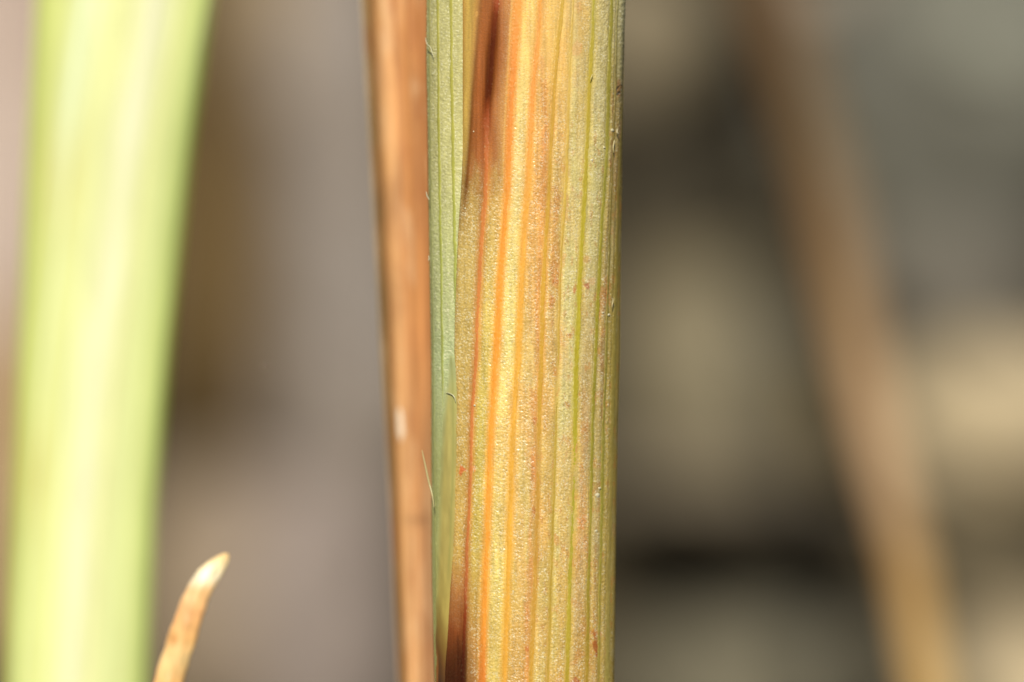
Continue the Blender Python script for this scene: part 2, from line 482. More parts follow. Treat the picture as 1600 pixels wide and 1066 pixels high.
ct = ct * 1.2 * (0.76 + 0.46 * fbm(PXt / 7.0, PYt / 16.0, 99, 3))[..., None]
w = np.exp(-((PXt - 272) / 8) ** 2 - ((PYt - 1000) / 11) ** 2)[..., None] * 0.6
ct = (ct * (1 - w) + lin((180, 116, 44)) * w) / K
ct = np.concatenate([ct.reshape(-1, 3), [lin((224, 170, 100)) / K]])
nq = 240 * 36
Ft = grid_faces(240, 36, True)
tip = mesh_from('dry_leaf_tip', Vt[:nq], Ft[:, ::-1], M_DRY, None, ct[:nq])
tag(tip, 'small curled orange-tan dry leaf tip beside the green stem', 'leaf tip')

# ------------------------------------------------------------------ the striped stem
stem = empty('striped_grass_stem', (0.25, 0, G0))
tag(stem, 'sharp striped grass stem with orange and olive veins, in the centre', 'grass stem')

L_CULM = curve([(-300, 664), (0, 666), (100, 665.5), (172, 667.5), (300, 669), (430, 671), (550, 673.5), (770, 674.5), (910, 675), (1025, 678), (1080, 680), (1500, 690)])
R_SHEATH = curve([(-300, 980), (0, 978), (115, 975), (200, 973.5), (300, 973), (400, 971), (550, 970), (675, 966), (800, 963.5), (920, 962), (1080, 961), (1500, 955)])
MARGIN = curve([(-300, 722), (0, 721.5), (180, 721.5), (244, 721.5), (300, 719), (360, 715), (430, 711.5), (500, 709), (560, 708), (620, 711), (700, 710.5), (766, 709), (838, 706.5), (880, 704), (940, 700), (1000, 696), (1066, 692), (1500, 690)])
MEMB_L = curve([(540, 706), (575, 703), (610, 698), (650, 694), (720, 689), (800, 686), (900, 683), (1000, 682), (1066, 683), (1500, 690)])

def ell(py):
    """centre x (mm), half width, half depth of the outer sheath"""
    l = L_CULM(py) - 5.0
    r = R_SHEATH(py)
    cx = (pX(l) + pX(r)) / 2
    hw = (pX(r) - pX(l)) / 2
    return cx, hw, hw * 0.58

def theta_of(px, py, shrink=1.0):
    cx, hw, hd = ell(py)
    th = np.zeros_like(cx + 0 * px)
    for _ in range(8):
        y = -hd * shrink * np.cos(th)
        th = np.arcsin(np.clip((pX(px, y) - cx) / (hw * shrink), -1, 1))
    return th

def surf(th, py, r=0.0, shrink=1.0):
    """point on the sheath at angle th, r mm proud of it"""
    cx, hw, hd = ell(py)
    X = cx + (hw * shrink + r) * np.sin(th)
    Y = -(hd * shrink + r) * np.cos(th)
    Z = pZ(py, 0.0)
    Z = Z + 0 * X
    return X, Y, Z

def proj(X, Y, Z):
    k = D / (D + Y)
    return 800 + X * k * PPM, 533 - Z * k * PPM

VEINS = [   # path, half width along y (px), pigment along y
    ('V1', [(-300, 790), (0, 777), (72, 770), (130, 766), (178, 761), (300, 758.5), (380, 752), (500, 746), (550, 744.7), (630, 738), (687, 736), (724, 735.5), (800, 732.5), (880, 728.5), (940, 726.5), (1010, 724), (1066, 722), (1500, 708)],
     [(0, 3.6), (150, 3.6), (250, 4.0), (500, 3.4), (650, 2.8), (800, 2.4), (1066, 2.6)],
     [(0, (176, 84, 40)), (25, (124, 56, 26)), (70, (92, 38, 14)), (150, (94, 40, 14)), (185, (162, 78, 34)), (240, (198, 108, 44)), (340, (212, 128, 52)), (500, (218, 134, 60)), (620, (210, 126, 56)), (760, (208, 126, 56)), (900, (192, 108, 50)), (960, (140, 64, 30)), (1020, (82, 36, 18)), (1066, (66, 30, 16))]),
    ('V2', [(-300, 826), (0, 810), (72, 804.5), (144, 800), (216, 796), (300, 792.5), (380, 786), (428, 782), (500, 778.5), (550, 775.5), (630, 770), (687, 766.6), (766, 763.5), (838, 761), (910, 758), (982, 756), (1066, 753), (1500, 738)],
     [(0, 6.5), (120, 5.2), (300, 4.6), (500, 5.0), (700, 4.6), (900, 4.5), (1066, 4.6)],
     [(0, (244, 164, 68)), (100, (240, 148, 54)), (220, (240, 146, 46)), (330, (246, 158, 44)), (520, (250, 162, 44)), (800, (250, 164, 50)), (960, (242, 156, 44)), (1040, (226, 134, 40)), (1066, (216, 126, 40))]),
    ('V3', [(-300, 858), (0, 845), (72, 840), (130, 833.5), (200, 829), (300, 824.5), (336, 820.5), (394, 817), (451, 814.3), (509, 811.5), (557, 809.5), (600, 806), (643, 803), (687, 800.5), (730, 799), (800, 797), (838, 796), (895, 794), (953, 791.6), (1025, 788.7), (1066, 787), (1500, 772)],
     [(0, 3.6), (150, 4), (300, 4.5), (520, 4.4), (700, 3.6), (850, 4.6), (1066, 4.5)],
     [(0, (240, 168, 74)), (150, (244, 160, 66)), (300, (244, 172, 62)), (520, (242, 176, 56)), (700, (234, 172, 52)), (850, (240, 176, 50)), (1066, (228, 164, 50))]),
    ('V4', [(-300, 893), (0, 879), (86, 870.6), (158, 865), (230, 860.6), (300, 858), (365, 853.5), (422, 850), (480, 847.6), (550, 846.3), (630, 843), (687, 841.3), (745, 840.5), (800, 840), (838, 838.5), (895, 836), (953, 834), (1010, 831), (1066, 829), (1500, 812)],
     [(0, 3), (150, 3.2), (300, 3), (450, 4), (600, 3.8), (800, 3.3), (1066, 3.8)],
     [(0, (218, 178, 70)), (150, (216, 166, 60)), (300, (206, 158, 50)), (450, (222, 168, 48)), (620, (208, 158, 46)), (800, (198, 146, 50)), (1066, (212, 160, 48))]),
    ('V5', [(-300, 905), (0, 896), (144, 889), (230, 886.5), (300, 884), (380, 878), (450, 875), (510, 873), (600, 871.5), (687, 868), (766, 865.5), (838, 863.3), (895, 861), (940, 860.3), (996, 857.7), (1066, 855.5), (1500, 840)],
     [(0, 1.2), (150, 2.2), (300, 2.6), (420, 1.6), (560, 1.9), (800, 1.9), (930, 2.6), (1066, 2.5)],
     [(0, (226, 190, 96)), (200, (222, 182, 84)), (300, (220, 184, 78)), (450, (212, 170, 70)), (620, (196, 164, 60)), (800, (190, 158, 54)), (1066, (196, 158, 54))]),
    ('V6', [(-300, 936), (0, 928), (58, 926.7), (115, 922.6), (187, 919.5), (244, 917), (300, 914.5), (394, 909), (450, 905.3), (540, 902), (630, 899.3), (700, 898), (800, 896), (838, 894), (910, 890.5), (982, 888.3), (1066, 886), (1500, 870)],
     [(0, 2.8), (150, 3.2), (300, 3.6), (450, 4.2), (600, 4.0), (800, 3.6), (1066, 3.6)],
     [(0, (196, 182, 70)), (150, (204, 176, 60)), (300, (196, 176, 54)), (450, (194, 176, 44)), (620, (188, 172, 44)), (800, (186, 172, 50)), (1066, (190, 162, 46))]),
    ('V7', [(-300, 962), (0, 957), (72, 954), (158, 951), (230, 949.5), (300, 944.5), (350, 941), (422, 937), (510, 933), (586, 929.6), (658, 926.7), (730, 925), (800, 923.6), (852, 922), (910, 919.7), (1000, 918.5), (1066, 917), (1500, 908)],
     [(0, 2.2), (150, 2.8), (300, 2.2), (450, 2.7), (620, 2.3), (800, 2.0), (1066, 2.4)],
     [(0, (178, 166, 66)), (150, (170, 156, 56)), (300, (164, 154, 54)), (450, (170, 156, 42)), (650, (160, 148, 46)), (850, (166, 150, 48)), (1066, (176, 142, 44))]),
    ('V8', [(-300, 970), (0, 966), (150, 962), (300, 956), (450, 951), (600, 946), (680, 943), (766, 941.5), (900, 938), (1066, 936), (1500, 928)],
     [(0, 0.8), (150, 1.2), (300, 1.4), (600, 1.3), (700, 2.2), (800, 2.2), (900, 1.5), (1066, 1.6)],
     [(0, (170, 158, 90)), (200, (150, 128, 60)), (400, (146, 130, 58)), (680, (158, 146, 56)), (800, (166, 154, 56)), (1066, (170, 146, 58))]),
    ('V9', [(-300, 986), (0, 984), (300, 967), (450, 963), (600, 959), (800, 954.5), (940, 951), (1066, 949.5), (1500, 945)],
     [(0, 1), (300, 2.5), (600, 3.2), (1066, 3.6)],
     [(0, (170, 150, 80)), (300, (160, 138, 60)), (600, (176, 156, 72)), (900, (184, 160, 80)), (1066, (188, 168, 82))]),
]
VP = [curve(v[1]) for v in VEINS]
VW = [curve(v[2]) for v in VEINS]
VC = [ctable(v[3]) for v in VEINS]
CELLS = [
    [(0, (176, 122, 58)), (150, (164, 104, 52)), (230, (156, 110, 58)), (290, (172, 138, 72)), (400, (200, 172, 100)), (530, (200, 172, 98)), (700, (204, 170, 92)), (860, (200, 164, 86)), (930, (172, 116, 62)), (990, (132, 72, 38)), (1030, (90, 48, 26)), (1066, (70, 38, 22))],
    [(0, (196, 136, 66)), (100, (194, 136, 66)), (230, (176, 132, 66)), (290, (194, 156, 84)), (400, (212, 182, 100)), (530, (212, 188, 98)), (700, (206, 184, 90)), (860, (204, 178, 88)), (940, (192, 154, 76)), (1000, (180, 134, 70)), (1066, (154, 108, 58))],
    [(0, (246, 212, 122)), (150, (234, 206, 126)), (270, (230, 204, 132)), (400, (228, 206, 126)), (530, (230, 214, 132)), (640, (240, 210, 126)), (800, (222, 204, 118)), (900, (228, 210, 122)), (1000, (214, 188, 104)), (1066, (206, 184, 100))],
    [(0, (236, 196, 112)), (150, (224, 176, 100)), (270, (226, 172, 96)), (400, (226, 180, 100)), (530, (222, 188, 112)), (700, (214, 184, 110)), (860, (210, 184, 106)), (1000, (212, 170, 92)), (1066, (212, 168, 90))],
    [(0, (230, 190, 112)), (150, (226, 192, 112)), (270, (206, 172, 104)), (400, (204, 162, 90)), (530, (206, 172, 106)), (700, (208, 172, 96)), (860, (210, 178, 100)), (1000, (206, 182, 108)), (1066, (200, 178, 104))],
    [(0, (226, 192, 118)), (150, (212, 192, 122)), (270, (208, 194, 128)), (400, (212, 198, 132)), (530, (218, 206, 142)), (700, (208, 196, 128)), (860, (212, 192, 116)), (1000, (202, 180, 102)), (1066, (204, 178, 98))],
    [(0, (204, 188, 128)), (150, (206, 192, 134)), (270, (200, 188, 124)), (400, (198, 186, 128)), (530, (196, 172, 112)), (700, (192, 164, 104)), (860, (204, 164, 100)), (1000, (202, 164, 92)), (1066, (202, 164, 90))],
    [(0, (196, 186, 134)), (150, (178, 160, 104)), (270, (170, 150, 94)), (400, (178, 156, 100)), (530, (182, 152, 94)), (700, (186, 166, 106)), (860, (198, 168, 104)), (1000, (198, 160, 86)), (1066, (196, 158, 92))],
    [(0, (194, 188, 142)), (110, (190, 180, 130)), (180, (176, 154, 100)), (270, (154, 126, 66)), (400, (160, 138, 72)), (530, (168, 148, 76)), (700, (184, 162, 90)), (860, (188, 162, 84)), (1066, (186, 156, 88))],
    [(0, (194, 188, 142)), (110, (180, 168, 112)), (180, (168, 140, 84)), (300, (160, 134, 66)), (530, (178, 154, 78)), (700, (180, 154, 72)), (1066, (178, 152, 76))],
]
CT = [ctable(c) for c in CELLS]
SPOTS = [   # px, py, rx, ry, strength, colour: rust marks in the tissue
    (868, 428, 8, 22, .5, (206, 128, 52)), (870, 440, 5, 8, .6, (200, 110, 44)), (862, 472, 5, 9, .6, (192, 112, 46)), (884, 332, 6, 14, .35, (210, 140, 70)), (868, 318, 7, 16, .45, (186, 128, 68)),
    (872, 395, 5, 25, .4, (184, 122, 58)), (926, 441, 7, 6, .55, (214, 160, 100)), (917, 447, 3, 4, .8, (176, 74, 34)), (898, 453, 2, 5, .6, (214, 112, 60)), (890, 525, 4, 5, .8, (188, 110, 48)), (887, 528, 6, 5, .5, (220, 190, 110)),
    (885, 632, 5, 4, .6, (168, 112, 48)), (832, 630, 5, 26, .4, (220, 140, 70)), (836, 655, 3, 6, .6, (206, 92, 40)), (826, 700, 5, 30, .3, (216, 140, 80)), (720, 736, 3, 6, .8, (226, 112, 52)), (725, 734, 3, 3, .7, (226, 112, 52)), (740, 734, 4, 5, .5, (238, 130, 66)),
    (868, 580, 3, 10, .4, (212, 130, 56)), (892, 570, 3, 8, .3, (216, 140, 60)), (832, 730, 3, 22, .45, (176, 100, 48)), (834, 800, 2.5, 10, .6, (160, 90, 44)), (826, 895, 5, 22, .4, (222, 148, 78)), (824, 950, 5, 28, .4, (222, 148, 80)), (823, 1014, 3, 4, .7, (190, 92, 40)),
    (910, 815, 6, 14, .5, (222, 132, 74)), (911, 770, 5, 24, .35, (206, 150, 92)), (870, 845, 4, 10, .5, (214, 140, 70)), (915, 850, 4, 14, .4, (196, 128, 76)), (930, 988, 10, 5, .75, (196, 126, 52)), (931, 1010, 3.5, 17, .9, (180, 98, 40)), (900, 1064, 6, 5, .95, (172, 82, 32)), (903, 946, 7, 6, .4, (206, 140, 72)),
    (945, 466, 8, 16, .45, (186, 122, 66)), (950, 455, 5, 20, .4, (176, 112, 54)), (938, 480, 5, 22, .3, (190, 130, 76)), (942, 560, 5, 40, .4, (164, 116, 62)), (943, 640, 4, 26, .5, (164, 112, 60)), (916, 640, 6, 40, .35, (196, 148, 92)), (914, 690, 6, 30, .35, (192, 140, 90)),
    (968, 140, 5, 16, .6, (164, 100, 56)), (970, 205, 4, 14, .6, (176, 110, 66)), (958, 165, 3, 20, .4, (166, 112, 60)), (957, 235, 4, 26, .55, (140, 92, 44)), (962, 270, 5, 30, .35, (160, 108, 52)), (902, 76, 6, 12, .5, (226, 160, 90)), (850, 150, 6, 24, .5, (214, 140, 66)), (852, 210, 5, 24, .4, (222, 150, 84)), (846, 310, 5, 20, .4, (206, 132, 70)), (845, 100, 6, 14, .4, (226, 160, 92)),
    (903, 10, 6, 8, .45, (222, 160, 90)), (900, 120, 5, 20, .3, (232, 180, 110)), (800, 655, 5, 20, .35, (240, 176, 80)), (850, 525, 4, 30, .3, (230, 170, 90)), (787, 330, 7, 14, .3, (240, 190, 100)), (745, 22, 3, 3, .5, (214, 160, 80)),
]

def sheath_pigment(px, py):
    P = [f(py) for f in VP]
    wob = (fbm(px / 22.0, py / 70.0, 7, 2) - 0.5) * 30
    pyj = py + wob
    out = np.zeros(px.shape + (3,))
    mg = MARGIN(py)
    edges = [mg] + P
    for i in range(len(CT)):
        lo = edges[i]
        hi = edges[i + 1] if i + 1 < len(edges) else np.full_like(px, 1e4)
        s = 2.2
        wgt = (1 / (1 + np.exp(-(px - lo) / s)) if i > 0 else 1.0) * (1 / (1 + np.exp((px - hi) / s)))
        out = out + wgt[..., None] * CT[i](pyj)
    # smooth membranous margin at the top and the dark streaks running through it
    zone = np.exp(-((px - 731 + (py - 60) * 0.03) / 11) ** 2) * (1 - sst(py, 215, 330))
    out = out * (1 - 0.85 * zone[..., None]) + lin((200, 168, 80)) * 0.85 * zone[..., None]
    dk = np.interp(py, [-300, 0, 144, 244, 336, 420], [760, 752, 740, 733, 725, 719])
    zone = np.exp(-((px - dk) / 4.5) ** 2) * (1 - sst(py, 280, 370)) * (0.6 + 0.3 * sst(py, 60, 250))
    out = out * (1 - zone[..., None]) + lin((104, 58, 26)) * zone[..., None]
    v1 = P[0]
    zone = sst(px, dk - 4, dk + 6) * (1 - sst(px, v1 + 12, v1 + 30)) * (1 - sst(py + (fbm(px / 5, py / 30, 47, 2) - .5) * 60, 225, 315)) * 0.82
    out = out * (1 - zone[..., None]) + lin((158, 86, 34)) * zone[..., None]
    zone = np.exp(-((px - v1 + 1.5) / np.interp(py, [0, 50, 150, 250], [6.0, 8.5, 8.0, 5.5])) ** 2) * (1 - sst(py + (fbm(px / 2.5, py / 40.0, 58, 2) - 0.5) * 70, 185, 265)) * (0.6 + 0.38 * sst(py, 0, 45)) * (0.55 + 0.7 * vnoise(px / 2.2, py / 60.0, 57)).clip(0, 1.05)
    out = out * (1 - zone[..., None]) + lin((74, 32, 14)) * zone[..., None]
    zone = sst(px, v1 - 30, v1 - 12) * (1 - sst(px, v1 + 3, v1 + 9)) * sst(py + (px - v1) * 2.2 + (fbm(px / 2.5, py / 40.0, 59, 3) - 0.5) * 110, 960, 1050) * 0.85
    out = out * (1 - zone[..., None]) + lin((66, 32, 18)) * zone[..., None]
    out = out * np.array([1.03, 1.0, 0.88])
    # halo of pigment beside each vein; first vein's paler right side is painted highlight
    for k in range(len(VEINS)):
        w = VW[k](py)
        dlt = px - P[k]
        halo = np.exp(-(np.maximum(np.abs(dlt) - w, 0) / (4.6 if k < 3 else 2.8)) ** 2) * (0.62 if k < 3 else 0.5)
        c = VC[k](py)
        if k == 0:
            dark = py < 200
            c = np.where(dark[..., None], c, np.where((dlt > 0)[..., None], c * np.array([1.1, 1.3, 1.3]), c * 0.75))
        out = out * (1 - halo[..., None]) + c * halo[..., None]
        if k > 0:
            rim = np.exp(-((np.abs(dlt) - w - 3.6) / 1.6) ** 2) * (0.25 if k < 7 else 0.12)
            out = out * (1 - rim[..., None]) + lin((244, 212, 116)) * rim[..., None]
    for (sx, sy, rx, ry, a, c) in SPOTS:
        jx = px + (vnoise(px / 4.0, py / 5.0, int(sx)) - 0.5) * rx * 1.3
        jy = py + (vnoise(px / 4.0, py / 5.0, int(sy) + 5) - 0.5) * ry * 1.3
        q = np.clip(1.5 - ((jx - sx) / rx) ** 2 - ((jy - sy) / ry) ** 2, 0, 1) * a
        out = out * (1 - q[..., None]) + lin(c) * q[..., None]
    st = P[3] - 8 + (fbm(px * 0, py / 60.0, 49, 2) - 0.5) * 8
    zone = np.exp(-((px - st) / 5.0) ** 2) * (0.25 + 0.6 * fbm(px / 8, py / 40.0, 51, 2)) * sst(py, 120, 230)
    out = out * (1 - zone[..., None]) + lin((214, 136, 70)) * zone[..., None]
    zone = 0.34 * sst(px, 760, 790) * (1 - sst(px, 880, 930)) * sst(fbm(px / 16, py / 90.0, 53, 2), 0.35, 0.7)
    out = out * (1 - zone[..., None]) + lin((232, 168, 84)) * zone[..., None]
    # broad streaky mottling and scattered rusty cells
    mott = fbm(px / 7.0, py / 42.0, 13, 3)
    out = out * (0.84 + 0.32 * mott)[..., None]
    rust = sst(fbm(px / 6.0, py / 14.0, 23, 3), 0.60, 0.74) * sst(py, 130, 240) * sst(px, 806, 850) * 0.42
    out = out * (1 - rust[..., None]) + lin((200, 134, 66)) * rust[..., None]
    silver = sst(fbm(px / 9.0, py / 34.0, 29, 3), 0.5, 0.68) * 0.16 * sst(px, 850, 900)
    out = out * (1 - silver[..., None]) + lin((212, 204, 158)) * silver[..., None]
    return out

def with_gloss(c):
    """append the wax gloss: full on pale tissue, low on dark stained tissue"""
    lum = c @ np.array([0.3, 0.6, 0.1])
    return np.concatenate([c, (0.12 + 0.88 * sst(lum, 0.08, 0.24))[..., None]], -1)

def cell_relief(px, py, s=0):
    """tiny papillae and transverse cell walls, about -1..1"""
    a = vnoise(px / 1.7, py / 1.45, 201 + s)
    b = vnoise(px / 3.3, py / 1.5, 202 + s)
    c = vnoise(px / 5.5, py / 6.5, 203 + s)
    return (a - 0.5) * 1.3 + (b - 0.5) * 0.75 + (c - 0.5) * 0.3

# rows: fine in view, coarse beyond it
fine = np.arange(-24, 1092, 1.15)
rows_py = np.concatenate([np.arange(-2400, -40, 60), fine, np.arange(1120, 2040, 40)])

# --- culm (green inner stem)
SHR = 0.965
def culm_ell_th(n_vis=110, n_back=40):
    vis = np.linspace(-math.radians(112), -math.radians(20), n_vis)
    back = np.linspace(-math.radians(20), 2 * math.pi - math.radians(112), n_back + 2)[1:-1]
    return np.concatenate([vis, back])
thc = culm_ell_th()
TH, PY = np.meshgrid(thc, rows_py)
X, Y, Z = surf(TH, PY, 0.0, SHR)
PXc, PYc = proj(X, Y, Z)
CV = [curve([(-300, 683), (0, 684), (144, 685), (300, 687), (430, 689.5), (550, 691), (640, 692), (1500, 700)]),
      curve([(-300, 704), (0, 705), (144, 706), (300, 709), (336, 710), (500, 713), (1500, 730)]),
      curve([(-300, 669.5), (0, 671), (300, 673), (550, 677), (800, 679), (1066, 684), (1500, 694)])]
g_in = ctable([(0, (206, 198, 130)), (150, (206, 198, 130)), (270, (208, 202, 134)), (360, (204, 204, 136)), (480, (202, 206, 142)), (560, (196, 205, 146)), (640, (188, 194, 132)), (720, (182, 184, 116)), (900, (182, 182, 110)), (1000, (178, 174, 98)), (1066, (176, 164, 86))])
def culm_pigment(px, py):
    c = g_in(py + (fbm(px / 9, py / 50, 33, 2) - .5) * 40)
    c = c * (0.82 + 0.36 * fbm(px / 5.0, py / 40.0, 35, 3))[..., None]
    edge = np.exp(-((px - L_CULM(py)) / 4.0) ** 2)[..., None]
    ec = ctable([(600, (176, 168, 92)), (780, (214, 208, 128)), (1066, (204, 192, 110))])(py)  # edge lightened lower down to offset its grazing shade
    return c * (1 - 0.5 * edge) + ec * 0.5 * edge
colc = culm_pigment(PXc, PYc)
rel = cell_relief(PXc, PYc, 50)
visible = (PXc < 735)[..., None]
spk = sst(vnoise(PXc / 1.5, PYc / 1.5, 301), 0.68, 0.88)  # pale wax dots, whitened to paint in their sparkle
soft = (1 - 0.75 * sst(PYc, 560, 660))
colc = colc * (1 + 0.16 * rel * soft)[..., None]
colc = colc * (1 - 0.7 * (spk * soft)[..., None]) + lin((250, 244, 196)) * 0.7 * (spk * soft)[..., None]
inview = ((PY > -30) & (PY < 1100)).astype(float)
hgt = rel * 0.0085 * soft * inview + 0.010 * np.cos(TH * 46) * 0
X, Y, Z = surf(TH, PY, hgt, SHR)
culm = mesh_from('culm', np.stack([X, Y, Z], -1).reshape(-1, 3), grid_faces(len(rows_py), len(thc), True), M_CULM, stem, (colc / K).reshape(-1, 3))
culm['label'] = 'pale green inner stem showing along the left edge'

# --- outer sheath
n_vis = 300
th0 = theta_of(MARGIN(rows_py), rows_py)
t = np.linspace(0, 1, n_vis)
thv = th0[:, None] + (math.radians(97) - th0)[:, None] * t[None, :]
tb = np.linspace(math.radians(97), math.radians(256), 26)[1:]
thb = np.broadcast_to(tb[None, :], (len(rows_py), 25))
TH = np.concatenate([th0[:, None], th0[:, None], thv, thb], 1)
PY = np.broadcast_to(rows_py[:, None], TH.shape)
X, Y, Z = surf(TH, PY, 0.0)
PXs, PYs = proj(X, Y, Z)
col = sheath_pigment(PXs, PYs)
rel = cell_relief(PXs, PYs)
P = [f(PYs) for f in VP]
onvein = np.zeros_like(PXs)
for k in range(len(VEINS)):
    onvein = np.maximum(onvein, np.exp(-(np.maximum(np.abs(PXs - P[k]) - VW[k](PYs), 0) / 1.6) ** 2))
smoothz = 1 - (1 - sst(PYs, 235, 345)) * (1 - sst(PXs, 770, 815)) * 0.93            # the browned margin is smooth
smoothz = smoothz * (1 - 0.85 * sst(PYs, 850, 940) * (1 - sst(PXs, 722, 752)))
smoothz = smoothz * (1 - 0.65 * (1 - sst(PYs, 60, 230)) * (1 - sst(PXs, 890, 930)))
smoothz = smoothz * (1 - 0.85 * sst(PXs, 952, 962) * sst(PYs, 270, 330))
smoothz = smoothz * (0.55 + 0.75 * fbm(PXs / 10.0, PYs / 46.0, 41, 2))
amp = (1 - 0.9 * onvein) * smoothz
spk = sst(vnoise(PXs / 1.3, PYs / 1.2, 311), 0.66, 0.88) * amp  # pale papillae dots that also paint the sparkle into the colour
dkc = sst(vnoise(PXs / 1.7, PYs / 1.5, 317), 0.66, 0.9) * amp
gl0 = with_gloss(col)[..., 3]
spk = spk * gl0
col = col * (1 + 0.20 * rel * amp)[..., None]
col = col * (0.84 + 0.2 * vnoise(PXs / 1.9, PYs / 55.0, 331) + 0.14 * vnoise(PXs / 3.1, PYs / 170.0, 333))[..., None]
col = col * (1 - 0.58 * spk[..., None]) + lin((255, 246, 206)) * 0.58 * spk[..., None]
col = col * (1 - 0.34 * dkc[..., None]) + lin((150, 122, 56)) * 0.34 * dkc[..., None]
gl_col = np.concatenate([col / K, gl0[..., None]], -1)
# shallow ribs: tissue swells between the veins
rib = np.zeros_like(PXs)
for k in range(len(VEINS)):
    rib = np.minimum(rib, -np.exp(-((PXs - P[k]) / (VW[k](PYs) + 3.0)) ** 2))
inview = ((PY > -30) & (PY < 1100)).astype(float)
hgt = 0.0085 * rel * amp * inview + 0.014 * rib + 0.02 * (fbm(PXs / 30.0, PYs / 120.0, 43, 2) - 0.5)
hgt[:, 0] = -0.09
lipw = np.minimum(np.arange(TH.shape[1]) / 8.0, 1.0)
hgt[:, 1] = -0.03
hgt[:, 2:10] += (-0.028 * (1 - np.linspace(0, 1, 8)) ** 2)[None, :]
X, Y, Z = surf(TH, PY, hgt)
sheath = mesh_from('leaf_sheath', np.stack([X, Y, Z], -1).reshape(-1, 3), grid_faces(len(rows_py), TH.shape[1]), M_SHEATH, stem, gl_col.reshape(-1, 4))
sheath['label'] = 'straw-coloured outer sheath wrapped round the stem'

# --- veins: smooth strips seated in the grooves
VLAB = ['red-orange vein, dark maroon at its top', 'broad bright orange vein', 'broad golden orange vein', 'ochre yellow vein', 'thin faint yellow vein', 'olive yellow vein', 'thin olive green vein', 'faint thin vein near the right edge', 'pale vein along the right edge']
def vein_strip(path, width, colour, parent, label, shrink=1.0, base=-0.035, lift=0.034, nc=11, lo=-200, hi=1300, sd=0, fade=None):
    py = np.arange(lo, hi, 1.5)
    t = np.linspace(-1, 1, nc)
    w = width(py) * (0.62 + 0.66 * fbm(py * 0 + sd, py / 24.0, 400 + sd, 3)) + 0.6
    if fade is not None:
        w = w * fade(py)
    px = path(py)[:, None] + (w[:, None]) * t[None, :] + ((fbm(py * 0 + 3, py / 22.0, 420 + sd, 2) - 0.5) * 1.6)[:, None]
    PYv = np.broadcast_to(py[:, None], px.shape)
    th = theta_of(px, PYv, shrink)
    gut = -np.exp(-((px - path(PYv)) / (width(PYv) + 3.0)) ** 2) * 0.014 if shrink == 1.0 else 0.0
    h = gut + (-0.004 + lift * (1 - t ** 2) ** 0.7)[None, :] + 0.004 * (fbm(t[None, :] * 2, PYv / 12.0, 430 + sd, 2) - 0.5) + 0.006 * cell_relief(px, PYv, sd) * (0.25 + np.abs(t)[None, :])
    X, Y, Z = surf(th, PYv, h, shrink)
    c = colour(PYv)
    c = c * (0.88 + 0.24 * fbm(px / 3.0, PYv / 30.0, 440 + sd, 3))[..., None]
    c = c * (1 + 0.08 * t[None, :, None]) * 0.95
    e = sst(np.abs(t)[None, :] + (vnoise(px / 1.6, PYv / 2.2, 450 + sd) - 0.5) * 0.5, 0.5, 1.0)[..., None]
    side = sheath_pigment(px, PYv) if shrink == 1.0 else culm_pigment(px, PYv)
    c = c * (1 - 0.9 * e) + side * 0.9 * e
    gv_ = with_gloss(c)[..., 3]
    dots = gv_[..., None] * sst(vnoise(px / 1.5, PYv / 1.7, 460 + sd), 0.72, 0.9)[..., None] * (0.12 + 0.4 * e)  # sparkle along the vein edges, painted as pale dots
    c = c * (1 - dots) + lin((250, 236, 170)) * dots
    o = mesh_from('vein', np.stack([X, Y, Z], -1).reshape(-1, 3), grid_faces(len(py), nc), M_VEIN, parent, (np.concatenate([c / K, gv_[..., None]], -1)).reshape(-1, 4))
    o['label'] = label
    return o
for k in range(len(VEINS)):
    vein_strip(VP[k], VW[k], VC[k], sheath, VLAB[k], lift=0.012, sd=k)
gv = ctable([(0, (186, 178, 80)), (200, (184, 178, 76)), (340, (180, 182, 80)), (560, (176, 182, 92)), (640, (176, 180, 104))])
vein_strip(CV[0], lambda y: 2.0 + 0 * y, gv, culm, 'olive green vein in the middle of the inner stem', SHR, lift=0.012, sd=21, hi=640, fade=lambda y: 1 - 0.9 * sst(y, 590, 635))
vein_strip(CV[1], lambda y: 2.6 + 0 * y, gv, culm, 'yellow-green vein beside the sheath margin', SHR, lift=0.012, sd=22, hi=560)
vein_strip(CV[2], lambda y: 1.4 + 0 * y, ctable([(0, (186, 178, 106)), (600, (178, 182, 112)), (1066, (176, 170, 92))]), culm, 'faint green vein at the outer left edge', SHR, lift=0.01, sd=23)

# --- thin membrane spreading from the sheath margin over the lower culm
py = np.concatenate([np.arange(556, 1092, 2.0), np.arange(1100, 1500, 25.0)])
t = np.linspace(0, 1, 26)
px = MEMB_L(py)[:, None] * (1 - t)[None, :] + (MARGIN(py) + 4)[:, None] * t[None, :]
px[:, 0] += (vnoise(py / 9.0, py * 0, 501) - 0.5) * 2.5
PYm = np.broadcast_to(py[:, None], px.shape)
th = theta_of(px, PYm, 0.985)
h = 0.012 + 0.05 * t[None, :] * 0 + 0.02 * (fbm(px / 10.0, PYm / 40.0, 503, 2) - 0.5) + 0.02 * np.exp(-((PYm - 560) / 12.0) ** 2)
X, Y, Z = surf(th, PYm, h, 0.985)
cm = ctable([(556, (192, 188, 112)), (700, (200, 184, 104)), (850, (200, 180, 98)), (950, (196, 172, 88)), (990, (160, 126, 58)), (1030, (120, 78, 36)), (1066, (84, 50, 32)), (1300, (70, 44, 30))])(PYm - (t[None, :] - 0.5) * 46)
cm = cm * (0.85 + 0.3 * fbm(px / 6.0, PYm / 50.0, 505, 3))[..., None]
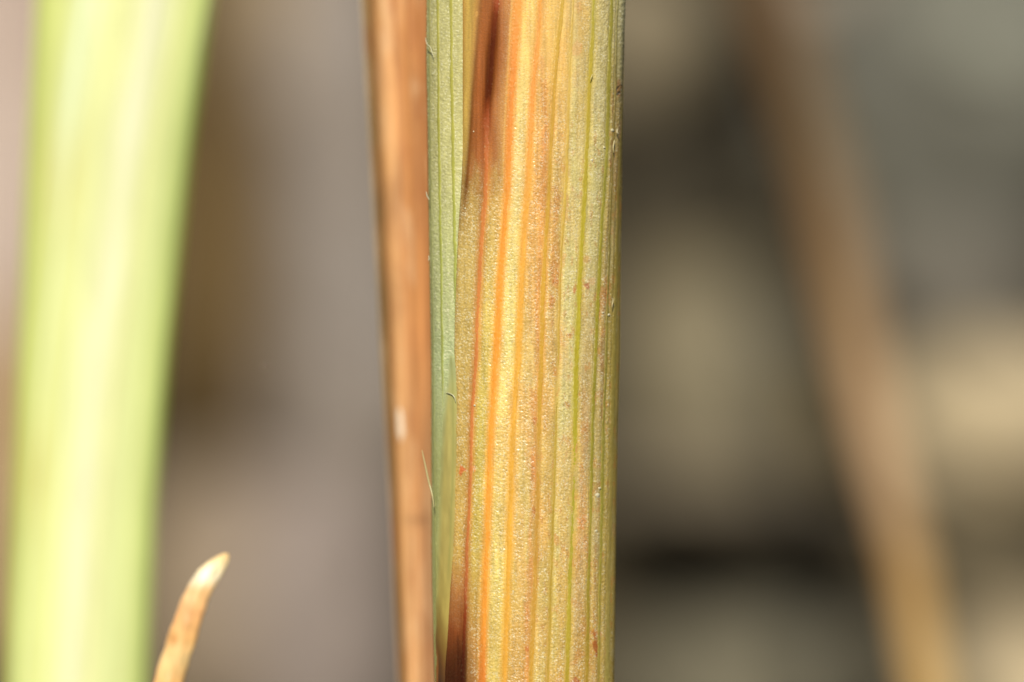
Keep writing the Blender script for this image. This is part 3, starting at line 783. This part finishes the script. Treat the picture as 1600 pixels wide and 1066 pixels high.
w = ((1 - sst(t[None, :] + 0 * PYm, 0.0, 0.32)) * (1 - sst(PYm, 900, 990)) + (1 - sst(PYm, 560, 640)))[..., None].clip(0, 1) * 0.7
cm = cm * (1 - w) + culm_pigment(px, PYm) * w
w = (np.exp(-((t[None, :] - 0.08) / 0.1) ** 2) * sst(PYm, 1000, 1040) * 0.8)[..., None]
cm = cm * (1 - w) + lin((190, 112, 50)) * w
w = np.exp(-((px - (MARGIN(PYm) - 2)) / 1.6) ** 2)[..., None] * 0.5 * (1 - sst(PYm, 860, 930))[..., None]
cm = cm * (1 - w) + lin((166, 168, 88)) * w
memb = mesh_from('membrane', np.stack([X, Y, Z], -1).reshape(-1, 3), grid_faces(len(py), 26), M_MEMB, stem, (cm / K).reshape(-1, 3))
memb['label'] = 'thin translucent olive membrane at the sheath margin'

# --- hairs, fibres and loose flakes on the stem
def fibre(name, pts, rad, colour, parent, out=0.05, label=None):
    """pts: (px, py) on the stem surface; rad in px"""
    p = np.array(pts, float)
    s = np.linspace(0, len(p) - 1, max(12, len(p) * 7))
    fx, fy = np.interp(s, np.arange(len(p)), p[:, 0]), np.interp(s, np.arange(len(p)), p[:, 1])
    for _ in range(4):
        for a in (fx, fy):
            a[1:-1] = (a[:-2] + 2 * a[1:-1] + a[2:]) / 4
    l = L_CULM(fy) + 4
    th = theta_of(np.maximum(fx, l), fy)
    X, Y, Z = surf(th, fy, out)
    X = X + np.minimum(fx - l, 0) / PPM
    cen = np.stack([X, Y, Z], -1)
    tan = np.gradient(cen, axis=0)
    tan /= np.linalg.norm(tan, axis=1)[:, None]
    up = np.array([0, -1.0, 0])
    sd = np.cross(tan, up)
    sd /= np.linalg.norm(sd, axis=1)[:, None]
    nn = np.cross(sd, tan)
    a = np.linspace(0, 2 * math.pi, 7)[:-1]
    tp = np.sin(np.linspace(0.12, math.pi - 0.12, len(s))) ** 0.5
    r = rad / PPM * tp
    V = cen[:, None, :] + r[:, None, None] * (np.cos(a)[None, :, None] * sd[:, None, :] + np.sin(a)[None, :, None] * nn[:, None, :])
    c = np.broadcast_to(lin(colour) / K, (V.shape[0] * 6, 3))
    o = mesh_from(name, V.reshape(-1, 3), grid_faces(len(s), 6, True), M_HAIR, parent, c)
    if label:
        o['label'] = label
    return o
fibre('fibre', [(666.5, 703), (671, 724), (676.5, 750), (682, 770), (685, 792)], 1.3, (236, 224, 160), stem, 0.1, 'pale loose fibre on the left edge')
fibre('membrane_curl', [(698, 613), (704, 614.5), (709, 617), (712, 622), (713, 628)], 1.2, (226, 222, 170), stem, 0.02)
for pts, r, c in (([(670, 300), (671.5, 307), (675, 313)], .8, (236, 236, 200)), ([(674, 400), (675, 405), (673, 408)], .8, (236, 236, 200)), ([(669, 60), (671, 70), (677, 76), (681, 90)], .8, (238, 232, 190)),
                  ([(923, 118), (919, 128)], .7, (240, 224, 150)), ([(958.5, 142), (961, 138), (964, 134.5)], 1.0, (60, 44, 24)), ([(960, 203), (960, 209), (963, 211)], 1.3, (244, 228, 180)),
                  ([(956, 220), (954, 232), (955, 240)], 1.0, (238, 222, 160)), ([(952, 466), (954, 469), (952, 480)], .9, (240, 224, 170)),):
    fibre('hair', pts, r, c, stem, 0.06)
for cx_, cy_, s_ in ((934, 773, 3.6), (931.5, 828, 2.6), (957, 205, 2.6), (925, 252, 2.6), (944, 232, 1.8), (727, 327, 1.6), (937, 762, 2.0), (741.5, 633, 1.8), (951.5, 492, 1.8), (942, 489, 1.6), (740, 208, 1.3), (746, 1010, 1.4)):
    a = np.linspace(0, 2 * math.pi, 11)[:-1]
    rr_ = s_ * (0.7 + 0.6 * vnoise(a * 2.0, a * 0 + cx_, 600))
    pxs = np.concatenate([[cx_], cx_ + rr_ * np.cos(a), cx_ + 0.6 * rr_ * np.cos(a)])
    pys = np.concatenate([[cy_], cy_ + rr_ * np.sin(a), cy_ + 0.6 * rr_ * np.sin(a)])
    th = theta_of(pxs, pys)
    hh = np.concatenate([[0.014], np.full(10, -0.006), np.full(10, 0.012)])
    X, Y, Z = surf(th, pys, hh)
    F = []
    for i in range(10):
        j = (i + 1) % 10
        F += [(0, 11 + i, 11 + j), (11 + i, 1 + i, 1 + j), (11 + i, 1 + j, 11 + j)]
    mesh_from('flake', np.stack([X, Y, Z], -1), F, M_HAIR, stem, np.broadcast_to(lin((250, 240, 196)) / K, (21, 3)))
